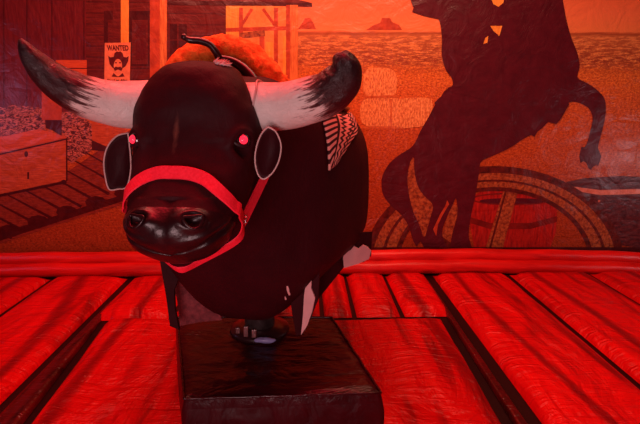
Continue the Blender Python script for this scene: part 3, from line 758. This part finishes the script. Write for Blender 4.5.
V_, F_ = sphere(SI @ atY(184, 37, 1.98), .012); mb.add(V_, F_)
mb.build('handle', [M_leath], sad)
mb = MB(); hp = crv([(220,58,2.02,.012),(234,62,2.02,.016),(246,71,2.01,.020),(256,85,1.99,.022),(262,104,1.96,.024)], 26)
mb.tube([SI @ atY(x, y, Y) for x, y, Y, r in hp], [r for *_, r in hp], 14); mb.build('front_strap', [M_leath], sad)
# seat and cantle over the back
mb = MB(); V = []; F = []; nt, na = 30, 40
for i in range(nt+1):
    for j in range(na+1):
        tt = .50+.30*i/nt; th = R(48)+R(84)*j/na; lift = .03+.05*math.exp(-((i/nt-1)/.12)**2)*sin(th)**4; V.append(SI @ (BM @ bodyp(tt, th, lift)))
for i in range(nt+1):
    for j in range(na+1):
        tt = .50+.30*i/nt; th = R(48)+R(84)*j/na; V.append(SI @ (BM @ bodyp(tt, th, .012)))
N1 = (nt+1)*(na+1)
for i in range(nt):
    for j in range(na):
        k = i*(na+1)+j; F.append((k, k+1, k+na+2, k+na+1)); F.append((N1+k, N1+k+na+1, N1+k+na+2, N1+k+1))
for i in range(nt):
    for j in (0, na): k = i*(na+1)+j; F.append((k, k+na+1, N1+k+na+1, N1+k))
for j in range(na):
    for i in (0, nt): k = i*(na+1)+j; F.append((k, k+1, N1+k+1, N1+k))
mb.add(V, F); mb.build('saddle_seat', [M_leath], sad)

# woven blanket on the shoulder/side
def weave():
    t = NT('woven_stripes'); at = t.n('UVMap'); at.uv_map = 'UVMap'; s = t.n('SeparateXYZ'); t.l(at.outputs[0], s.inputs[0])
    u, v_ = s.outputs[0], s.outputs[1]
    # border bars
    bars = t.math('GREATER_THAN', t.math('FRACT', t.math('MULTIPLY', t.math('ADD', v_, t.math('MULTIPLY', u, .35)), 9)), .48)
    zig = t.math('PINGPONG', t.math('MULTIPLY', v_, 9), .5)
    inner = t.math('GREATER_THAN', t.math('FRACT', t.math('ADD', t.math('MULTIPLY', u, 4.5), zig)), .45)
    b = t.math('MAXIMUM', t.math('LESS_THAN', u, .24), t.math('GREATER_THAN', u, .80))
    gap = t.math('MAXIMUM', t.math('MULTIPLY', t.math('GREATER_THAN', u, .24), t.math('LESS_THAN', u, .31)), t.math('MULTIPLY', t.math('GREATER_THAN', u, .74), t.math('LESS_THAN', u, .80)))
    pat = t.math('ADD', t.math('MULTIPLY', b, bars), t.math('MULTIPLY', t.math('SUBTRACT', 1, b), inner), True)
    pat = t.math('MULTIPLY', pat, t.math('SUBTRACT', 1, gap))
    n = t.noise(t.mapping(), 160, 3); t.bump(n, .4, .004)
    return t.done(t.mix(pat, (.035, .008, .01), (.72, .36, .30)), .8, .2)
M_weave = weave()
bl = empty('saddle_blanket', (0, 0, 0), 'woven black and pink patterned blanket hanging on the bull side', 'blanket')
V = []; UV = []; F = []; nu, nv = 24, 40
def proj(p):
    q_ = ROT.transposed() @ (Vector(p)-CAM); return (320+FPX*q_.x/-q_.z, 212-FPX*q_.y/-q_.z)
def surf(px_, py_):
    # where on the hide (t, th) a corner of the cloth lies
    best = (1e9, 0, 0)
    for i in range(20, 180):
        for j in range(-50, 85, 1):
            t_, th_ = i/200, R(j); q_ = proj(BM @ bodyp(t_, th_)); d = math.hypot(q_[0]-px_, q_[1]-py_)+.02*i
            if d < best[0]: best = (d, t_, th_)
    return best[1:]
c00, c10, c01, c11 = surf(318, 112), surf(355, 104), surf(327, 171), surf(334, 166)
cm = surf(355, 126)
print('BLANKET', c00, c10, c01, c11, cm)
def blk(u, v_, off):
    # tapers to a point at its lower front
    a = (c00[0]*(1-v_)+c01[0]*v_, c00[1]*(1-v_)+c01[1]*v_)
    if v_ < .35: k = v_/.35; b = (c10[0]*(1-k)+cm[0]*k, c10[1]*(1-k)+cm[1]*k)
    else: k = (v_-.35)/.65; b = (cm[0]*(1-k)+c11[0]*k, cm[1]*(1-k)+c11[1]*k)
    return bodyp(a[0]*(1-u)+b[0]*u, a[1]*(1-u)+b[1]*u, off)
for s_ in (0, 1):
    for j in range(nv+1):
        for i in range(nu+1): V.append(blk(i/nu, j/nv, .014-.009*s_)); UV.append((i/nu, j/nv))
for j in range(nv):
    for i in range(nu): k = j*(nu+1)+i; F.append((k, k+1, k+nu+2, k+nu+1)); k += (nu+1)*(nv+1); F.append((k, k+nu+1, k+nu+2, k+1))
NN = (nu+1)*(nv+1)
for i in range(nu):
    for j in (0, nv): k = j*(nu+1)+i; F.append((k, k+1, NN+k+1, NN+k))
for j in range(nv):
    for i in (0, nu): k = j*(nu+1)+i; F.append((k, k+nu+1, NN+k+nu+1, NN+k))
bl.location = BM @ Vector((.3, -.1, 1.2)); bl.rotation_euler = (0, 0, BY); LI = (Matrix.Translation(bl.location) @ Matrix.Rotation(BY, 4, 'Z')).inverted() @ BM
mesh('woven_cloth', [LI @ x for x in V], F, [M_weave], bl, uv=UV)

# drive post between base and body ---------------------------------------------
M_steel = speck('dull_steel', (.10, .06, .06), (.25, .18, .18), 14, .4)
M_steel.node_tree.nodes['Principled BSDF'].inputs['Metallic'].default_value = .7
M_blue = flat('blue_grey_smooth', (.35, .32, .62), .35, .5)
pc = tol(atZ(258, 342, HB)); pw = atZ(258, 338, HB)-bc
mb = MB(); pp = Vector((pw.x, pw.y+.12, 0))
mb.tube([pp+Vector((0,0,HB-.01)), pp+Vector((0,0,.54))], .085, 28); mb.build('drive_post', [M_steel], base)
mb = MB(); mb.tube([pp+Vector((0,0,HB-.01)), pp+Vector((0,0,HB+.012)), pp+Vector((0,0,HB+.03))], [.17,.165,.09], 32); mb.build('post_flange', [M_leath], base)
mb = MB()
for k, (x, y, Y, hgt) in enumerate(((246,331,2.22,.09),(254,333,2.22,.07),(238,330,2.24,.05))):
    a = atY(x, y, Y)-bc; mb.box((a.x, a.y, a.z), (.022, .02, hgt*.6))
mb.build('mount_bracket', [M_steel], base, smooth=False, bevel=.003)
c = atZ(265, 342, HB)-bc; V_, F_ = sphere((c.x, c.y, c.z+.012), .03, sc=(2.0, .7, .55))  # flattened pale bluish lump lying on the pad near the post
V_ = [v_+Vector((0,0,.008*mnoise.noise(v_*30))) for v_ in V_]
mb = MB(); mb.add(V_, F_); o = mb.build('bluish_lump', [M_blue], base); o['label'] = 'bluish pale lump at the foot of the post'
